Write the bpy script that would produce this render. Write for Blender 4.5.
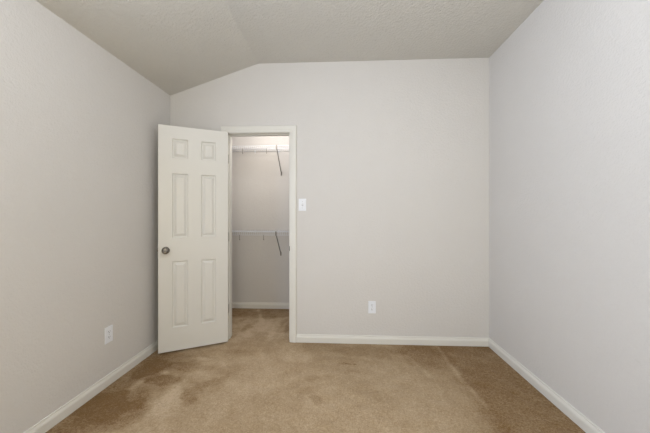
import bpy, bmesh, math, random
from mathutils import Vector, Matrix, noise

S = bpy.context.scene
for o in list(bpy.data.objects):
    bpy.data.objects.remove(o)
COL = S.collection

# ------------------------------------------------------------------ camera
CAM_Y, CAM_Z, F_PX, YAW = -2.823, 1.243, 290.0, 2.823
cam_d = bpy.data.cameras.new('camera')
cam = bpy.data.objects.new('camera', cam_d)
COL.objects.link(cam)
cam_d.sensor_width = 36.0
cam_d.lens = F_PX / 650 * 36.0
cam_d.shift_y = -1.5 / 650
cam_d.clip_start = 0.02
cam.location = (0, CAM_Y, CAM_Z)
cam.rotation_euler = (math.pi / 2, 0, math.radians(YAW))
S.camera = cam

# ------------------------------------------------------------------ world, lights, exposure
S.view_settings.view_transform = 'Standard'
S.view_settings.look = 'None'
S.view_settings.gamma = 1.0
S.view_settings.use_curve_mapping = False
S.view_settings.exposure = 0.03

W = bpy.data.worlds.new('daylight')
S.world = W
W.use_nodes = True
W.node_tree.nodes['Background'].inputs[0].default_value = (0.75, 0.85, 1.0, 1)
W.node_tree.nodes['Background'].inputs[1].default_value = 1.0


def area(name, loc, rot, sx, sy, power, col):
    l = bpy.data.lights.new(name, 'AREA')
    l.shape = 'RECTANGLE'
    l.size, l.size_y = sx, sy
    l.energy = power
    l.color = col
    o = bpy.data.objects.new(name, l)
    COL.objects.link(o)
    o.location = loc
    o.rotation_euler = rot
    return o


def point(name, loc, power, col, r):
    l = bpy.data.lights.new(name, 'POINT')
    l.energy = power
    l.color = col
    l.shadow_soft_size = r
    o = bpy.data.objects.new(name, l)
    COL.objects.link(o)
    o.location = loc
    return o


# cool daylight through the window in the left wall, behind the camera
area('window_daylight_left', (-1.66, -2.60, 1.4), (math.radians(90), 0, math.radians(-90)), 1.0, 1.3, 40, (0.64, 0.775, 1.0))
# added warm fill, set before the unseen window behind the camera
area('front_warm_fill', (0.25, -4.06, 1.5), (math.radians(90), 0, 0), 1.5, 1.3, 27, (1.0, 0.865, 0.55))
# unseen ceiling lamp, split in two; second point added for the door-edge shadow
point('ceiling_lamp_light_a', (-0.50, -2.10, 2.48), 15.5, (0.86, 0.91, 1.0), 0.05)
point('door_shadow_light', (0.32, -1.90, 2.48), 13.0, (0.86, 0.91, 1.0), 0.04)
# the closet's bare bulb, over the upper shelf
point('closet_bulb_light', (-0.80, 0.38, 2.37), 11.8, (1.0, 0.945, 0.90), 0.05)


# ------------------------------------------------------------------ materials
def lin(r, g, b):
    def c(v):
        v /= 255.0
        return v / 12.92 if v <= 0.04045 else ((v + 0.055) / 1.055) ** 2.4
    return (c(r), c(g), c(b), 1)


def mat(name, col, rough=0.6, metal=0.0, spec=0.4, bump=None, var=0.0):
    """bump = list of (noise scale, detail, strength, distance)"""
    m = bpy.data.materials.new(name)
    m.use_nodes = True
    nt = m.node_tree
    b = nt.nodes['Principled BSDF']
    b.inputs['Roughness'].default_value = rough
    b.inputs['Metallic'].default_value = metal
    b.inputs['Specular IOR Level'].default_value = spec
    tc = nt.nodes.new('ShaderNodeTexCoord')
    n = nt.nodes.new('ShaderNodeTexNoise')
    n.inputs['Scale'].default_value = 3.0
    n.inputs['Detail'].default_value = 3.0
    nt.links.new(tc.outputs['Object'], n.inputs['Vector'])
    mx = nt.nodes.new('ShaderNodeMix')
    mx.data_type = 'RGBA'
    mx.inputs['A'].default_value = tuple(c * (1 - var) for c in col[:3]) + (1,)
    mx.inputs['B'].default_value = tuple(min(1, c * (1 + var)) for c in col[:3]) + (1,)
    nt.links.new(n.outputs['Fac'], mx.inputs['Factor'])
    nt.links.new(mx.outputs['Result'], b.inputs['Base Color'])
    prev = None
    for (sc, det, st, dist) in (bump or []):
        q = nt.nodes.new('ShaderNodeTexNoise')
        q.inputs['Scale'].default_value = sc
        q.inputs['Detail'].default_value = det
        q.inputs['Roughness'].default_value = 0.55
        nt.links.new(tc.outputs['Object'], q.inputs['Vector'])
        bp = nt.nodes.new('ShaderNodeBump')
        bp.inputs['Strength'].default_value = st
        bp.inputs['Distance'].default_value = dist
        nt.links.new(q.outputs['Fac'], bp.inputs['Height'])
        if prev:
            nt.links.new(prev.outputs['Normal'], bp.inputs['Normal'])
        prev = bp
    if prev:
        nt.links.new(prev.outputs['Normal'], b.inputs['Normal'])
    return m


M_WALL = mat('orange_peel_wall_paint', (0.685, 0.668, 0.652, 1), 0.75, spec=0.25,
             bump=[(50, 3, 0.45, 0.006), (120, 2, 0.45, 0.004)], var=0.015)
M_CEIL = mat('knockdown_ceiling_paint', (0.66, 0.645, 0.605, 1), 0.85, spec=0.15,
             bump=[(48, 3, 0.7, 0.009), (110, 2, 0.7, 0.005)], var=0.02)
M_TRIM = mat('cream_semigloss_trim', (0.755, 0.745, 0.705, 1), 0.38, spec=0.45, bump=[(60, 2, 0.05, 0.001)], var=0.01)
M_DOOR = mat('cream_semigloss_door', (0.725, 0.715, 0.68, 1), 0.36, spec=0.45, bump=[(50, 2, 0.06, 0.001)], var=0.01)
M_PLATE = mat('white_plastic', (0.85, 0.88, 0.94, 1), 0.3, spec=0.5, var=0.01)
M_SLOT = mat('dark_slot', (0.03, 0.03, 0.03, 1), 0.6)
M_SCREW = mat('screw_paint', (0.62, 0.62, 0.62, 1), 0.35, metal=0.4)
M_NICKEL = mat('satin_nickel', (0.24, 0.225, 0.21, 1), 0.2, metal=1.0, var=0.03)
M_HINGE = mat('painted_hinge', (0.50, 0.49, 0.45, 1), 0.35, metal=0.2, var=0.02)
M_VINYL = mat('white_vinyl_wire', (0.80, 0.82, 0.87, 1), 0.4, spec=0.5, var=0.02)
M_STEEL = mat('grey_steel', (0.28, 0.265, 0.245, 1), 0.45, metal=0.2, var=0.03)
M_GLASS = mat('window_blind_white', (0.8, 0.8, 0.8, 1), 0.6, var=0.01)


def carpet_material():
    m = bpy.data.materials.new('beige_cut_pile_carpet')
    m.use_nodes = True
    nt = m.node_tree
    N, L = nt.nodes, nt.links
    b = N['Principled BSDF']
    b.inputs['Roughness'].default_value = 0.95
    b.inputs['Specular IOR Level'].default_value = 0.05
    b.inputs['Sheen Weight'].default_value = 0.12
    tc = N.new('ShaderNodeTexCoord')
    at = N.new('ShaderNodeAttribute')
    at.attribute_name = 'wear'
    ramp = N.new('ShaderNodeValToRGB')
    e = ramp.color_ramp.elements
    e[0].position = 0.0
    e[0].color = (0.205, 0.112, 0.036, 1)
    e[1].position = 1.0
    e[1].color = (0.60, 0.462, 0.312, 1)
    k = e.new(0.5)
    k.color = (0.40, 0.285, 0.165, 1)

    def nz(scale, det, rough=0.6):
        q = N.new('ShaderNodeTexNoise')
        q.inputs['Scale'].default_value = scale
        q.inputs['Detail'].default_value = det
        q.inputs['Roughness'].default_value = rough
        L.new(tc.outputs['Object'], q.inputs['Vector'])
        return q

    def madd(src, mul, prev):
        s = N.new('ShaderNodeMath')
        s.operation = 'SUBTRACT'
        s.inputs[1].default_value = 0.5
        L.new(src, s.inputs[0])
        a = N.new('ShaderNodeMath')
        a.operation = 'MULTIPLY_ADD'
        a.inputs[1].default_value = mul
        L.new(s.outputs[0], a.inputs[0])
        L.new(prev, a.inputs[2])
        return a.outputs[0]
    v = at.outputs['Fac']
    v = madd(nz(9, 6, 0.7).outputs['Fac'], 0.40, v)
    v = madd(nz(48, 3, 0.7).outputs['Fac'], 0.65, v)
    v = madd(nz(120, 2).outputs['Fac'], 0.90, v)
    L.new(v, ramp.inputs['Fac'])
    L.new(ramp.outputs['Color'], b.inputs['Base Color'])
    prev = None
    for sc, st, dist in ((60, 0.5, 0.012), (190, 0.8, 0.008)):
        bp = N.new('ShaderNodeBump')
        bp.inputs['Strength'].default_value = st
        bp.inputs['Distance'].default_value = dist
        L.new(nz(sc, 3).outputs['Fac'], bp.inputs['Height'])
        if prev:
            L.new(prev.outputs['Normal'], bp.inputs['Normal'])
        prev = bp
    L.new(prev.outputs['Normal'], b.inputs['Normal'])
    return m


M_CARPET = carpet_material()


# ------------------------------------------------------------------ mesh helpers
def link(name, bm, m, parent=None, smooth=False):
    me = bpy.data.meshes.new(name)
    bmesh.ops.recalc_face_normals(bm, faces=bm.faces[:])
    bm.to_mesh(me)
    bm.free()
    for mm in (m if isinstance(m, (list, tuple)) else [m]):
        me.materials.append(mm)
    if smooth:
        for p in me.polygons:
            p.use_smooth = True
    o = bpy.data.objects.new(name, me)
    COL.objects.link(o)
    if parent:
        o.parent = parent
    return o


def box(bm, x0, x1, y0, y1, z0, z1, bevel=0.0, mi=0, xf=None):
    t = bmesh.new()
    vs = [t.verts.new((x, y, z)) for x in (x0, x1) for y in (y0, y1) for z in (z0, z1)]
    for f in ((0, 1, 3, 2), (4, 6, 7, 5), (0, 4, 5, 1), (2, 3, 7, 6), (0, 2, 6, 4), (1, 5, 7, 3)):
        t.faces.new([vs[i] for i in f])
    bmesh.ops.recalc_face_normals(t, faces=t.faces[:])
    if bevel:
        bmesh.ops.bevel(t, geom=t.edges[:], offset=bevel, segments=2, profile=0.5, affect='EDGES')
    merge(bm, t, mi, xf)


def merge(bm, t, mi=0, xf=None):
    if xf:
        bmesh.ops.transform(t, matrix=xf, verts=t.verts[:])
    mp = {v: bm.verts.new(v.co) for v in t.verts}
    for f in t.faces:
        nf = bm.faces.new([mp[v] for v in f.verts])
        nf.material_index = mi
        nf.smooth = f.smooth
    t.free()


def prism(bm, poly, axis, a, b, mi=0):
    """poly: 2D points; extruded along axis from a to b. axis y -> poly is (x, z); x -> (y, z); z -> (x, y)"""
    def P(p, k):
        return {'y': (p[0], k, p[1]), 'x': (k, p[0], p[1]), 'z': (p[0], p[1], k)}[axis]
    A = [bm.verts.new(P(p, a)) for p in poly]
    B = [bm.verts.new(P(p, b)) for p in poly]
    n = len(poly)
    fs = [bm.faces.new(A), bm.faces.new(B[::-1])]
    for i in range(n):
        fs.append(bm.faces.new((A[i], B[i], B[(i + 1) % n], A[(i + 1) % n])))
    for f in fs:
        f.material_index = mi


def tube(bm, pts, r, seg=8, mi=0):
    pts = [Vector(p) for p in pts]
    rings = []
    up = None
    for i, p in enumerate(pts):
        d = (pts[min(i + 1, len(pts) - 1)] - pts[max(i - 1, 0)]).normalized()
        if up is None:
            up = Vector((0, 0, 1)) if abs(d.z) < 0.9 else Vector((1, 0, 0))
        x = d.cross(up).normalized()
        y = x.cross(d).normalized()
        up = y
        rings.append([bm.verts.new(p + r * (math.cos(2 * math.pi * k / seg) * x + math.sin(2 * math.pi * k / seg) * y)) for k in range(seg)])
    for a, b in zip(rings, rings[1:]):
        for k in range(seg):
            f = bm.faces.new((a[k], a[(k + 1) % seg], b[(k + 1) % seg], b[k]))
            f.smooth = True
            f.material_index = mi
    bm.faces.new(rings[0]).material_index = mi
    bm.faces.new(rings[-1][::-1]).material_index = mi


def lathe(bm, prof, xf, seg=32, mi=0):
    """prof: list of (radius, height along local z)"""
    t = bmesh.new()
    rings = []
    for r, z in prof:
        if r < 1e-5:
            rings.append([t.verts.new((0, 0, z))])
        else:
            rings.append([t.verts.new((r * math.cos(2 * math.pi * k / seg), r * math.sin(2 * math.pi * k / seg), z)) for k in range(seg)])
    for a, b in zip(rings, rings[1:]):
        for k in range(seg):
            k2 = (k + 1) % seg
            vs = [a[k % len(a)], a[k2 % len(a)], b[k2 % len(b)], b[k % len(b)]]
            u = []
            for v in vs:
                if v not in u:
                    u.append(v)
            if len(u) > 2:
                t.faces.new(u).smooth = True
    merge(bm, t, mi, xf)


def structure(o, label=None):
    o['kind'] = 'structure'
    if label:
        o['label'] = label
    return o


def empty(name, loc=(0, 0, 0), rot=(0, 0, 0)):
    o = bpy.data.objects.new(name, None)
    COL.objects.link(o)
    o.location = loc
    o.rotation_euler = rot
    o.empty_display_size = 0.05
    return o


def tag(o, label, cat, group=None):
    o['label'] = label
    o['category'] = cat
    if group:
        o['group'] = group
    return o


# ------------------------------------------------------------------ room shell (metres)
XL, XR = -1.690, 1.420          # side walls
YF = -4.10                      # wall behind the camera
KX, ZK, ZL = -0.800, 2.735, 2.438   # ceiling kink and heights
T = 0.115                       # partition thickness
OX0, OX1, OZ = -1.104, -0.488, 2.050  # closet doorway, clear
RO = 0.019                      # jamb board thickness
CX1, CY = 0.35, 0.994           # closet right side and rear
CZ = 2.438

bm = bmesh.new()
prism(bm, [(XL, 0), (OX0 - RO, 0), (OX0 - RO, ZL + (OX0 - RO - XL) * (ZK - ZL) / (KX - XL)), (XL, ZL)], 'y', 0, T)
zl = ZL + (OX0 - RO - XL) * (ZK - ZL) / (KX - XL)
prism(bm, [(OX0 - RO, OZ + RO), (OX1 + RO, OZ + RO), (OX1 + RO, ZK), (KX, ZK), (OX0 - RO, zl)], 'y', 0, T)
prism(bm, [(OX1 + RO, 0), (XR, 0), (XR, ZK), (OX1 + RO, ZK)], 'y', 0, T)
structure(link('wall_back', bm, M_WALL), 'off-white back wall with a closet doorway')

bm = bmesh.new()
LY0, LY1, LZ0, LZ1 = -3.15, -2.05, 0.75, 2.05   # window in the left wall, behind the camera
box(bm, XL - 0.10, XL, LY1, CY + 0.1, 0, ZL)
box(bm, XL - 0.10, XL, YF - 0.1, LY0, 0, ZL)
box(bm, XL - 0.10, XL, LY0, LY1, 0, LZ0)
box(bm, XL - 0.10, XL, LY0, LY1, LZ1, ZL)
structure(link('wall_left', bm, M_WALL), 'off-white left wall under the low edge of the ceiling')
bm = bmesh.new()
box(bm, XR, XR + 0.10, YF - 0.1, T, 0, ZK)
structure(link('wall_right', bm, M_WALL), 'plain off-white right wall')

# wall behind the camera with its window opening
WX0, WX1, WZ0, WZ1 = -0.50, 1.00, 0.85, 2.15
bm = bmesh.new()
prism(bm, [(XL, 0), (WX0, 0), (WX0, ZK), (KX, ZK), (XL, ZL)], 'y', YF - 0.1, YF)
prism(bm, [(WX1, 0), (XR, 0), (XR, ZK), (WX1, ZK)], 'y', YF - 0.1, YF)
box(bm, WX0, WX1, YF - 0.1, YF, 0, WZ0)
box(bm, WX0, WX1, YF - 0.1, YF, WZ1, ZK)
structure(link('wall_front', bm, M_WALL))
bm = bmesh.new()
for a in ((WX0, WX0 + 0.05, WZ0, WZ1), (WX1 - 0.05, WX1, WZ0, WZ1), (WX0 + 0.05, WX1 - 0.05, WZ0, WZ0 + 0.05),
          (WX0 + 0.05, WX1 - 0.05, WZ1 - 0.05, WZ1), (0.23, 0.27, WZ0 + 0.05, WZ1 - 0.05)):
    box(bm, a[0], a[1], YF - 0.08, YF - 0.02, a[2], a[3], 0.004)
wf = structure(link('window_1', bm, M_TRIM))
bm = bmesh.new()
box(bm, WX0 + 0.05, 0.23, YF - 0.055, YF - 0.049, WZ0 + 0.05, WZ1 - 0.05)
box(bm, 0.27, WX1 - 0.05, YF - 0.055, YF - 0.049, WZ0 + 0.05, WZ1 - 0.05)
link('blind', bm, M_GLASS, wf)

bm = bmesh.new()
for a in ((LY0, LY0 + 0.05, LZ0, LZ1), (LY1 - 0.05, LY1, LZ0, LZ1), (LY0 + 0.05, LY1 - 0.05, LZ0, LZ0 + 0.05),
          (LY0 + 0.05, LY1 - 0.05, LZ1 - 0.05, LZ1)):
    box(bm, XL - 0.08, XL - 0.02, a[0], a[1], a[2], a[3], 0.004)
w2 = structure(link('window_2', bm, M_TRIM))
bm = bmesh.new()
box(bm, XL - 0.055, XL - 0.049, LY0 + 0.05, LY1 - 0.05, LZ0 + 0.05, LZ1 - 0.05)
link('blind', bm, M_GLASS, w2)

# ceiling: sloped on the left, flat on the right
bm = bmesh.new()
prism(bm, [(XL - 0.1, ZL - 0.1 * (ZK - ZL) / (KX - XL)), (KX, ZK), (XR + 0.1, ZK), (XR + 0.1, ZK + 0.1), (XL - 0.1, ZK + 0.1)], 'y', YF - 0.1, T)
structure(link('ceiling', bm, M_CEIL), 'textured ceiling, sloped on the left and flat on the right')

# closet shell
bm = bmesh.new()
box(bm, XL, CX1 + 0.1, CY, CY + 0.1, 0, CZ)
structure(link('wall_closet_back', bm, M_WALL), 'rear wall of the closet behind the wire shelves')
bm = bmesh.new()
box(bm, CX1, CX1 + 0.1, T, CY, 0, CZ)
structure(link('wall_closet_right', bm, M_WALL))
bm = bmesh.new()
box(bm, XL - 0.1, CX1 + 0.1, T, CY + 0.1, CZ, CZ + 0.1)
structure(link('ceiling_closet', bm, M_CEIL))

# ------------------------------------------------------------------ carpet: a fine grid whose wear is worked out per vertex
def smooth(a, b, x):
    t = max(0.0, min(1.0, (x - a) / (b - a)))
    return t * t * (3 - 2 * t)


def seg_dist(p, a, b):
    ax, ay = a
    bx, by = b
    dx, dy = bx - ax, by - ay
    t = max(0, min(1, ((p[0] - ax) * dx + (p[1] - ay) * dy) / (dx * dx + dy * dy)))
    return math.hypot(p[0] - ax - t * dx, p[1] - ay - t * dy)


def line_dist(p, pts):
    return min(seg_dist(p, a, b) for a, b in zip(pts, pts[1:]))


# soft blots: (x, y, radius x, radius y, change in lightness)
BLOTS = [
    (-1.50, -0.98, 0.22, 0.14, -0.26), (-1.36, -1.06, 0.16, 0.12, -0.24), (-1.34, -0.69, 0.13, 0.075, -0.30),
    (-1.02, -0.84, 0.06, 0.13, -0.24), (-0.93, -0.66, 0.07, 0.10, -0.14),
    (-1.14, -0.93, 0.07, 0.17, 0.24), (-1.04, -0.62, 0.13, 0.07, 0.16), (-1.20, -0.80, 0.05, 0.08, 0.20),
    (-1.17, -0.37, 0.10, 0.035, 0.24), (-1.05, -0.44, 0.12, 0.04, 0.12),
    (-1.30, -0.50, 0.16, 0.06, -0.22), (-0.92, -0.22, 0.10, 0.05, -0.12), (-1.52, -0.55, 0.10, 0.14, -0.25),
    (-0.62, -0.62, 0.20, 0.22, 0.12), (-0.40, -0.28, 0.14, 0.10, 0.12), (-0.75, -0.35, 0.14, 0.10, 0.10),
    (-0.86, 0.42, 0.10, 0.16, 0.22), (-0.99, 0.10, 0.08, 0.18, 0.14), (-0.80, 0.00, 0.06, 0.20, -0.06),
    (-1.03, 0.32, 0.05, 0.10, -0.24), (-0.60, 0.40, 0.05, 0.20, -0.24), (-0.72, 0.25, 0.03, 0.16, 0.18),
    (0.10, -0.40, 0.018, 0.012, -0.75), (0.04, -0.385, 0.035, 0.012, -0.32), (0.02, -0.33, 0.22, 0.05, -0.10),
    (-0.08, -0.59, 0.030, 0.014, -0.20), (-0.24, -0.78, 0.06, 0.05, -0.16), (-0.15, -0.86, 0.04, 0.05, -0.18),
    (-0.22, -0.62, 0.08, 0.04, -0.14), (0.10, -0.52, 0.05, 0.02, -0.16), (0.25, -0.16, 0.30, 0.10, -0.16),
    (0.75, -0.22, 0.20, 0.22, -0.26), (0.40, -0.9, 0.5, 0.4, 0.05),
]
# brighter tracks left by the vacuum and by furniture: (points, half width, change)
TRACKS = [
    ([(0.925, -0.03), (0.92, -0.55), (0.945, -0.80), (0.955, -0.88)], 0.014, 0.32),
    ([(0.60, -0.24), (0.66, -0.42), (0.71, -0.56)], 0.022, 0.20),
    ([(-1.40, -0.93), (-1.49, -0.80), (-1.47, -0.68), (-1.38, -0.60)], 0.024, 0.50),
    ([(-1.68, -0.66), (-1.47, -0.72)], 0.014, 0.16),
    ([(-1.06, 0.93), (-0.98, 0.72), (-0.89, 0.50)], 0.016, 0.45),
    ([(-1.12, 0.52), (-0.98, 0.60), (-0.80, 0.58)], 0.022, 0.20),
    ([(-0.57, 0.62), (-0.62, 0.42), (-0.60, 0.2)], 0.016, 0.26),
    ([(1.00, -0.35), (1.25, -0.62)], 0.02, 0.06),
]


def wear(x, y):
    w = Vector((x * 3.1, y * 3.1, 0))
    wx = x + 0.05 * noise.noise(w * 1.7) + 0.035 * noise.noise(w * 5.0) + 0.018 * noise.noise(w * 13)
    wy = y + 0.05 * noise.noise(w * 1.7 + Vector((9, 4, 0))) + 0.03 * noise.noise(w * 5.0 + Vector((3, 8, 0))) + 0.014 * noise.noise(w * 13 + Vector((5, 1, 0)))
    v = 0.585
    # darker, less walked strips along the walls
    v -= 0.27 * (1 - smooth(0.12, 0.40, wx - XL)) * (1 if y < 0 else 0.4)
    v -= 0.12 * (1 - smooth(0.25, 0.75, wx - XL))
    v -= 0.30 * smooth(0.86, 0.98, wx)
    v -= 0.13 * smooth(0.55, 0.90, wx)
    v += 0.08 * smooth(0.98, 1.06, wx) * smooth(-0.6, -1.2, wy)
    if y < 0.05:
        v -= 0.13 * smooth(-0.28, -0.02, wy) * smooth(-0.50, -0.20, x)
    v += 0.12 * smooth(0.0, 0.15, wy)
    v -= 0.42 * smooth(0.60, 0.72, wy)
    for bx, by, rx, ry, k in BLOTS:
        d = math.hypot((wx - bx) / rx, (wy - by) / ry)
        if d < 1.35:
            v += k * 1.1 * (1 - smooth(0.75, 1.35, d))
    for pts, hw, k in TRACKS:
        d = line_dist((wx * 0.18 + x * 0.82, wy * 0.18 + y * 0.82), pts)
        if d < hw * 2:
            v += k * (1 - smooth(hw * 0.3, hw * 2, d)) * (0.7 + 0.5 * noise.noise(w * 4))
    v += 0.10 * noise.noise(w * 0.9) + 0.09 * noise.noise(w * 2.6) + 0.05 * noise.noise(w * 7.0)
    busy = max(smooth(-0.55, 0.10, wy) * (1 - smooth(-0.5, -0.1, x)), 0.8 * (1 - smooth(-1.1, -0.7, x)))
    v += busy * (0.16 * noise.noise(w * 2.2 + Vector((2, 7, 0))) + 0.16 * noise.noise(w * 5.5 + Vector((7, 1, 0))))
    return max(0.0, min(1.0, v))


def carpet():
    xs = [XL + (XR - XL) * i / 230 for i in range(231)]
    ys, y = [], CY
    while y > -2.0:
        ys.append(y)
        y -= 0.013
    while y > YF:
        ys.append(y)
        y -= 0.1
    ys.append(YF)
    verts, cols, faces = [], [], []
    for yy in ys:
        for xx in xs:
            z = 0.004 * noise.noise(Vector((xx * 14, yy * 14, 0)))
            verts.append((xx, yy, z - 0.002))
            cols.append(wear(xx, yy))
    nx = len(xs)
    for j in range(len(ys) - 1):
        for i in range(nx - 1):
            a = j * nx + i
            faces.append((a, a + nx, a + nx + 1, a + 1))
    # underside slab edge
    me = bpy.data.meshes.new('floor')
    me.from_pydata(verts, [], faces)
    at = me.attributes.new('wear', 'FLOAT', 'POINT')
    at.data.foreach_set('value', cols)
    me.materials.append(M_CARPET)
    me.update()
    for p in me.polygons:
        p.use_smooth = True
    o = bpy.data.objects.new('floor', me)
    COL.objects.link(o)
    return structure(o, 'beige cut-pile carpet with brown worn patches')


carpet()

# ------------------------------------------------------------------ baseboards
BB = [(0, 0), (0.014, 0), (0.014, 0.048), (0.0115, 0.058), (0.007, 0.066), (0.006, 0.076), (0, 0.078)]


def baseboard(name, p0, p1, nrm, label, m0=0, m1=0):
    """p0, p1 on the wall face; nrm points into the room; m0/m1 mitre directions (+1 longer at the front, -1 shorter)"""
    bm = bmesh.new()
    p0, p1, nrm = Vector(p0), Vector(p1), Vector(nrm)
    d = (p1 - p0).normalized()
    A = [bm.verts.new(Vector((*(p0 + nrm * t - d * m0 * t), z))) for t, z in BB]
    B = [bm.verts.new(Vector((*(p1 + nrm * t + d * m1 * t), z))) for t, z in BB]
    n = len(BB)
    bm.faces.new(A)
    bm.faces.new(B[::-1])
    for i in range(n):
        bm.faces.new((A[i], B[i], B[(i + 1) % n], A[(i + 1) % n]))
    return structure(link(name, bm, M_TRIM), label)


CI0, CI1 = OX0 - 0.005, OX1 + 0.005     # inner edges of the casing (a small reveal)
CW = 0.064
baseboard('baseboard_left', (XL, YF), (XL, 0), (1, 0), 'cream baseboard along the left wall', 0, -1)
baseboard('baseboard_right', (XR, 0), (XR, YF), (-1, 0), 'white baseboard along the right wall', -1, 0)
baseboard('baseboard_back', (CI1 + CW, 0), (XR, 0), (0, -1), 'white baseboard on the back wall right of the doorway', 0, -1)
baseboard('baseboard_back_corner', (XL, 0), (CI0 - CW, 0), (0, -1), 'baseboard behind the open door', -1, 0)
baseboard('baseboard_closet', (XL, CY), (CX1, CY), (0, -1), 'cream baseboard along the closet rear wall', 0, 0)

# ------------------------------------------------------------------ door casing and jamb
CP = [(0, 0), (0, 0.009), (0.006, 0.0115), (0.018, 0.0125), (0.024, 0.0155), (0.050, 0.0175), (0.060, 0.0165), (CW, 0.012), (CW, 0)]


def casing():
    bm = bmesh.new()
    ci_top = OZ + 0.005
    rows = []
    # legs start at the floor; profile goes outwards from the opening (u) and towards the room (t)
    for (bx, bz, ux, uz) in ((CI0, 0.0, -1, 0), (CI0, ci_top, -1, 1), (CI1, ci_top, 1, 1), (CI1, 0.0, 1, 0)):
        rows.append([bm.verts.new((bx + ux * u, -t, bz + uz * u)) for u, t in CP])
    n = len(CP)
    for a, b in zip(rows, rows[1:]):
        for i in range(n):
            bm.faces.new((a[i], a[(i + 1) % n], b[(i + 1) % n], b[i]))
    bm.faces.new(rows[0])
    bm.faces.new(rows[-1][::-1])
    return structure(link('trim_1', bm, M_TRIM), 'cream moulded casing around the closet doorway')


casing()

bm = bmesh.new()
box(bm, OX0 - RO, OX0, 0, T, 0, OZ + RO)
box(bm, OX1, OX1 + RO, 0, T, 0, OZ + RO)
box(bm, OX0, OX1, 0, T, OZ, OZ + RO)
jamb = structure(link('trim_2', bm, M_TRIM), 'cream door jamb lining the closet doorway')
bm = bmesh.new()
box(bm, OX0, OX0 + 0.007, 0.040, 0.072, 0, OZ - 0.010, 0.002)
box(bm, OX1 - 0.010, OX1, 0.040, 0.072, 0, OZ - 0.010, 0.002)
box(bm, OX0, OX1, 0.040, 0.072, OZ - 0.010, OZ, 0.002)
link('door_stop', bm, M_TRIM, jamb)
bm = bmesh.new()
box(bm, OX1 - 0.0016, OX1, 0.004, 0.034, 0.885, 0.945, 0.0006)
box(bm, OX1 - 0.0030, OX1 - 0.0016, 0.010, 0.024, 0.900, 0.930, 0.0004, 1)
box(bm, OX1 - 0.0016, OX1 + 0.003, -0.004, 0.006, 0.893, 0.937, 0.0006)
sp = link('strike_plate', bm, [M_NICKEL, M_SLOT], jamb)
sp['label'] = 'metal strike plate on the jamb'

# ------------------------------------------------------------------ six-panel door, swung open towards the left wall
LW, LH, LT = 0.592, 2.039, 0.035
door_z = 0.011
ANG = math.radians(27.5)
# local frame: x from hinge to free edge, y from the room-side face (0) to the closet-side face (LT), z up
root = empty('door_1', (-1.0995, -0.018, door_z), (0, 0, 0))
dx, nn = Vector((-math.cos(ANG), -math.sin(ANG), 0)), Vector((math.sin(ANG), -math.cos(ANG), 0))
root.rotation_euler = Matrix((dx, nn, Vector((0, 0, 1)))).transposed().to_euler()
structure(root, 'cream six-panel closet door standing open against the left wall')
ROWS = [(0.209, 0.812), (1.026, 1.609), (1.749, 1.924)]
COLS = [(0.110, 0.240), (0.350, 0.481)]


def door_leaf():
    bm = bmesh.new()
    xs = [0.0] + [v for c in COLS for v in c] + [LW]
    zs = [0.0] + [v for r in ROWS for v in r] + [LH]
    # inset rings of a moulded panel: (inset, depth)
    RING = [(0, 0), (0.002, 0.0080), (0.007, 0.0120), (0.014, 0.0125), (0.033, 0.0030), (0.036, 0.0015)]
    for side in (0, 1):
        Y = (lambda d: d) if side == 0 else (lambda d: LT - d)
        for i in range(len(xs) - 1):
            for j in range(len(zs) - 1):
                x0, x1, z0, z1 = xs[i], xs[i + 1], zs[j], zs[j + 1]
                if i % 2 == 1 and j % 2 == 1:
                    prev = None
                    for ins, dep in RING:
                        r = [bm.verts.new((x, Y(dep), z)) for x, z in
                             ((x0 + ins, z0 + ins), (x1 - ins, z0 + ins), (x1 - ins, z1 - ins), (x0 + ins, z1 - ins))]
                        if prev:
                            for k in range(4):
                                bm.faces.new((prev[k], prev[(k + 1) % 4], r[(k + 1) % 4], r[k]))
                        prev = r
                    bm.faces.new(prev)
                else:
                    bm.faces.new([bm.verts.new((x, Y(0), z)) for x, z in ((x0, z0), (x1, z0), (x1, z1), (x0, z1))])
    for f in (((0, 0), (0, LH), 0), ((LW, 0), (LW, LH), 1)):
        x = f[0][0]
        bm.faces.new([bm.verts.new(p) for p in ((x, 0, 0), (x, LT, 0), (x, LT, LH), (x, 0, LH))])
    for z in (0, LH):
        bm.faces.new([bm.verts.new(p) for p in ((0, 0, z), (LW, 0, z), (LW, LT, z), (0, LT, z))])
    bmesh.ops.remove_doubles(bm, verts=bm.verts[:], dist=1e-5)
    return link('door_leaf', bm, M_DOOR, root)


leaf = door_leaf()
# knobs on both faces
KNX, KNZ = LW - 0.060, 0.914
ROSE = [(0, 0), (0.0325, 0), (0.0325, 0.003), (0.029, 0.008), (0.018, 0.011), (0.014, 0.013), (0, 0.013)]
KNOB = [(0, 0.010), (0.0115, 0.010), (0.0115, 0.024), (0.016, 0.030), (0.0255, 0.036), (0.0285, 0.044), (0.0280, 0.052),
        (0.0235, 0.0590), (0.0150, 0.0615), (0.0125, 0.0605), (0.0115, 0.0590), (0.0105, 0.0605), (0.006, 0.0625), (0, 0.063)]
for side in (0, 1):
    if side:
        xf = Matrix.Translation((KNX, LT, KNZ)) @ Matrix.Rotation(-math.pi / 2, 4, 'X')
    else:
        xf = Matrix.Translation((KNX, 0, KNZ)) @ Matrix.Rotation(math.pi / 2, 4, 'X')
    bm = bmesh.new()
    lathe(bm, KNOB, xf, 40)
    kb = link('door_knob', bm, M_NICKEL, root)
    kb['label'] = 'round satin nickel door knob'
    bm = bmesh.new()
    lathe(bm, ROSE, xf, 40)
    link('knob_rose', bm, M_NICKEL, kb)
bm = bmesh.new()
box(bm, LW - 0.0005, LW + 0.0016, 0.005, 0.030, KNZ - 0.028, KNZ + 0.028, 0.0005)
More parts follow.
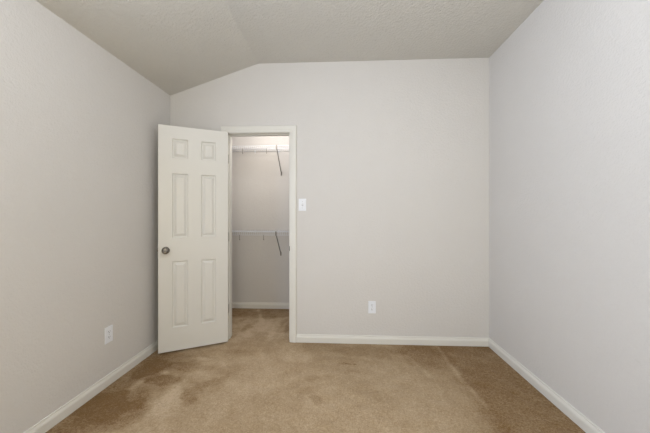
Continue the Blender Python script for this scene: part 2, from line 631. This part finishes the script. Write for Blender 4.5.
box(bm, LW + 0.001, LW + 0.009, 0.011, 0.024, KNZ - 0.008, KNZ + 0.008, 0.002)
lt = link('latch_plate', bm, M_NICKEL, root)
lt['label'] = 'metal latch plate on the door edge'
# three butt hinges: knuckle on the pivot, one leaf on the door edge and one on the jamb
inv = root.matrix_basis.inverted()
for zc in (0.300, 1.015, 1.790):
    bm = bmesh.new()
    tube(bm, [(-0.001, -0.003, zc - 0.044), (-0.001, -0.003, zc + 0.044)], 0.0055, 12)
    for zz in (zc - 0.048, zc + 0.044):
        tube(bm, [(-0.001, -0.003, zz), (-0.001, -0.003, zz + 0.004)], 0.0042, 10)
    box(bm, -0.0015, 0.0, 0.000, 0.030, zc - 0.044, zc + 0.044)
    box(bm, OX0, OX0 + 0.0016, -0.006, 0.030, zc - 0.044 + door_z, zc + 0.044 + door_z, 0.0, 0, inv)
    hg = link('hinge', bm, M_HINGE, root)
    hg['label'] = 'metal butt hinge on the door edge'

# ------------------------------------------------------------------ ventilated wire shelves in the closet
SX0, SX1 = XL + 0.004, CX1 - 0.004
SD = 0.300


def wire_shelf(z, label, hook_x, hook_l, brace_x, brace_drop):
    root = empty('wire_shelf', ((SX0 + SX1) / 2, CY, z))
    tag(root, label, 'shelf', 'wire shelves in the closet')
    ox, yb = (SX0 + SX1) / 2, -0.006
    X0, X1 = SX0 - ox, SX1 - ox
    yf = -SD
    R1, R2 = 0.0034, 0.0023
    bm = bmesh.new()
    for y in (yb - 0.004, yb - 0.10, yb - 0.20):
        tube(bm, [(X0, y, -0.005), (X1, y, -0.005)], R1, 8)
    n = int((X1 - X0) / 0.0254)
    for i in range(n + 1):
        x = X0 + 0.003 + i * (X1 - X0 - 0.006) / n
        tube(bm, [(x, yb, 0), (x, yf, 0)], R2, 6)
    link('wire_deck', bm, M_VINYL, root)
    bm = bmesh.new()
    tube(bm, [(X0, yf, -0.003), (X1, yf, -0.003)], R1, 8)
    tube(bm, [(X0, yf - 0.002, -0.040), (X1, yf - 0.002, -0.040)], R1, 8)
    for i in range(n + 1):
        x = X0 + 0.003 + i * (X1 - X0 - 0.006) / n
        tube(bm, [(x, yf - 0.001, 0), (x, yf - 0.003, -0.040)], R2, 6)
    link('front_lip', bm, M_VINYL, root)
    # diagonal brace from the lip back to the wall
    bx = brace_x - ox
    bm = bmesh.new()
    tube(bm, [(bx, yf + 0.004, -0.030), (bx, yf + 0.020, -0.046), (bx, -0.030, -brace_drop + 0.012), (bx, -0.008, -brace_drop - 0.010)], 0.0062, 10)
    box(bm, bx - 0.009, bx + 0.009, -0.007, -0.0005, -brace_drop - 0.040, -brace_drop + 0.010, 0.002)
    box(bm, bx - 0.008, bx + 0.008, yf - 0.007, yf + 0.006, -0.045, 0.004, 0.002)
    b = link('brace', bm, M_STEEL, root)
    b['label'] = 'grey diagonal steel brace'
    # clips holding the rear wire to the wall
    for cx in (-1.45, -1.12, -0.80, -0.45, -0.10):
        bm = bmesh.new()
        x = cx - ox
        box(bm, x - 0.008, x + 0.008, -0.014, -0.0005, -0.016, 0.006, 0.002)
        box(bm, x - 0.005, x + 0.005, -0.006, -0.0005, -0.030, -0.014, 0.001)
        link('wall_clip', bm, M_VINYL, root)
    # small hanging hooks under the lip
    for hx in hook_x:
        x = hx - ox
        bm = bmesh.new()
        pts = [(x, yf - 0.004, -0.036), (x - 0.001, yf - 0.008, -0.036 - hook_l * 0.5), (x - 0.002, yf - 0.006, -0.036 - hook_l)]
        for k in range(1, 7):
            a = math.pi * k / 6
            pts.append((x - 0.002, yf - 0.006 + 0.010 - 0.010 * math.cos(a), -0.036 - hook_l - 0.010 * math.sin(a)))
        tube(bm, pts, 0.0032, 8)
        h = link('hook', bm, M_STEEL, root)
        h['label'] = 'small grey hook under the shelf lip'
    return root


wire_shelf(2.096, 'white wire shelf high in the closet, above eye level', (-1.188, -0.890), 0.050, -0.768, 0.290)
wire_shelf(1.037, 'white wire shelf at waist height in the closet', (-1.226, -0.925), 0.056, -0.775, 0.293)


# ------------------------------------------------------------------ switch and outlets (built facing -y, origin on the wall)
def rounded_plate(bm, w, h, t):
    box(bm, -w / 2, w / 2, -t, 0.0, -h / 2, h / 2, 0.0022)


def screw(bm, x, z, y):
    lathe(bm, [(0.0032, 0), (0.0032, 0.0006), (0.0024, 0.0013), (0, 0.0014)], Matrix.Translation((x, y, z)) @ Matrix.Rotation(math.pi / 2, 4, 'X'), 14)
    box(bm, x - 0.0024, x + 0.0024, y - 0.0016, y - 0.0012, z - 0.0004, z + 0.0004, 0, 1)


def outlet(loc, rz, label):
    root = empty('wall_outlet', loc, (0, 0, rz))
    tag(root, label, 'outlet', 'wall outlets')
    bm = bmesh.new()
    rounded_plate(bm, 0.072, 0.118, 0.0060)
    link('cover_plate', bm, M_PLATE, root)
    for s in (1, -1):
        zc = s * 0.0195
        bm = bmesh.new()
        pts = []
        for k in range(28):
            a = 2 * math.pi * k / 28
            pts.append((0.0172 * math.cos(a), zc + max(-0.0142, min(0.0142, 0.0172 * math.sin(a)))))
        prism(bm, pts, 'y', -0.0078, -0.0055)
        r = link('receptacle', bm, M_PLATE, root)
        bm = bmesh.new()
        box(bm, -0.0078, -0.0052, -0.0082, -0.0076, zc - 0.001, zc + 0.0085)
        box(bm, 0.0052, 0.0074, -0.0082, -0.0076, zc, zc + 0.0080)
        lathe(bm, [(0.0027, 0), (0.0027, 0.0006), (0, 0.0006)], Matrix.Translation((0, -0.0076, zc - 0.0070)) @ Matrix.Rotation(math.pi / 2, 4, 'X'), 14)
        sl = link('slots', bm, M_SLOT, r)
        sl['label'] = 'dark plug slots'
    bm = bmesh.new()
    screw(bm, 0, 0, -0.006)
    link('screw', bm, [M_SCREW, M_SLOT], root)
    return root


outlet((0.316, 0, 0.352), 0, 'white double outlet low on the back wall, right of the closet')
outlet((XL, -0.779, 0.368), math.pi / 2, 'white double outlet low on the left wall beside the open door')

sw = empty('light_switch', (-0.360, 0, 1.343))
tag(sw, 'white toggle light switch beside the closet doorway', 'light switch')
bm = bmesh.new()
rounded_plate(bm, 0.074, 0.119, 0.0060)
link('cover_plate', bm, M_PLATE, sw)
bm = bmesh.new()
box(bm, -0.0055, 0.0055, -0.0066, -0.0056, -0.0125, 0.0125, 0)
fr = link('toggle_slot', bm, M_SLOT, sw)
fr['label'] = 'dark slot around the toggle'
bm = bmesh.new()
prism(bm, [(-0.0055, -0.010), (-0.0055, 0.010), (-0.0165, 0.0125), (-0.0175, 0.0085), (-0.0080, -0.008)], 'x', -0.0046, 0.0046)
link('toggle', bm, M_PLATE, sw)
for s in (1, -1):
    bm = bmesh.new()
    screw(bm, 0, s * 0.030, -0.006)
    link('screw', bm, [M_SCREW, M_SLOT], sw)
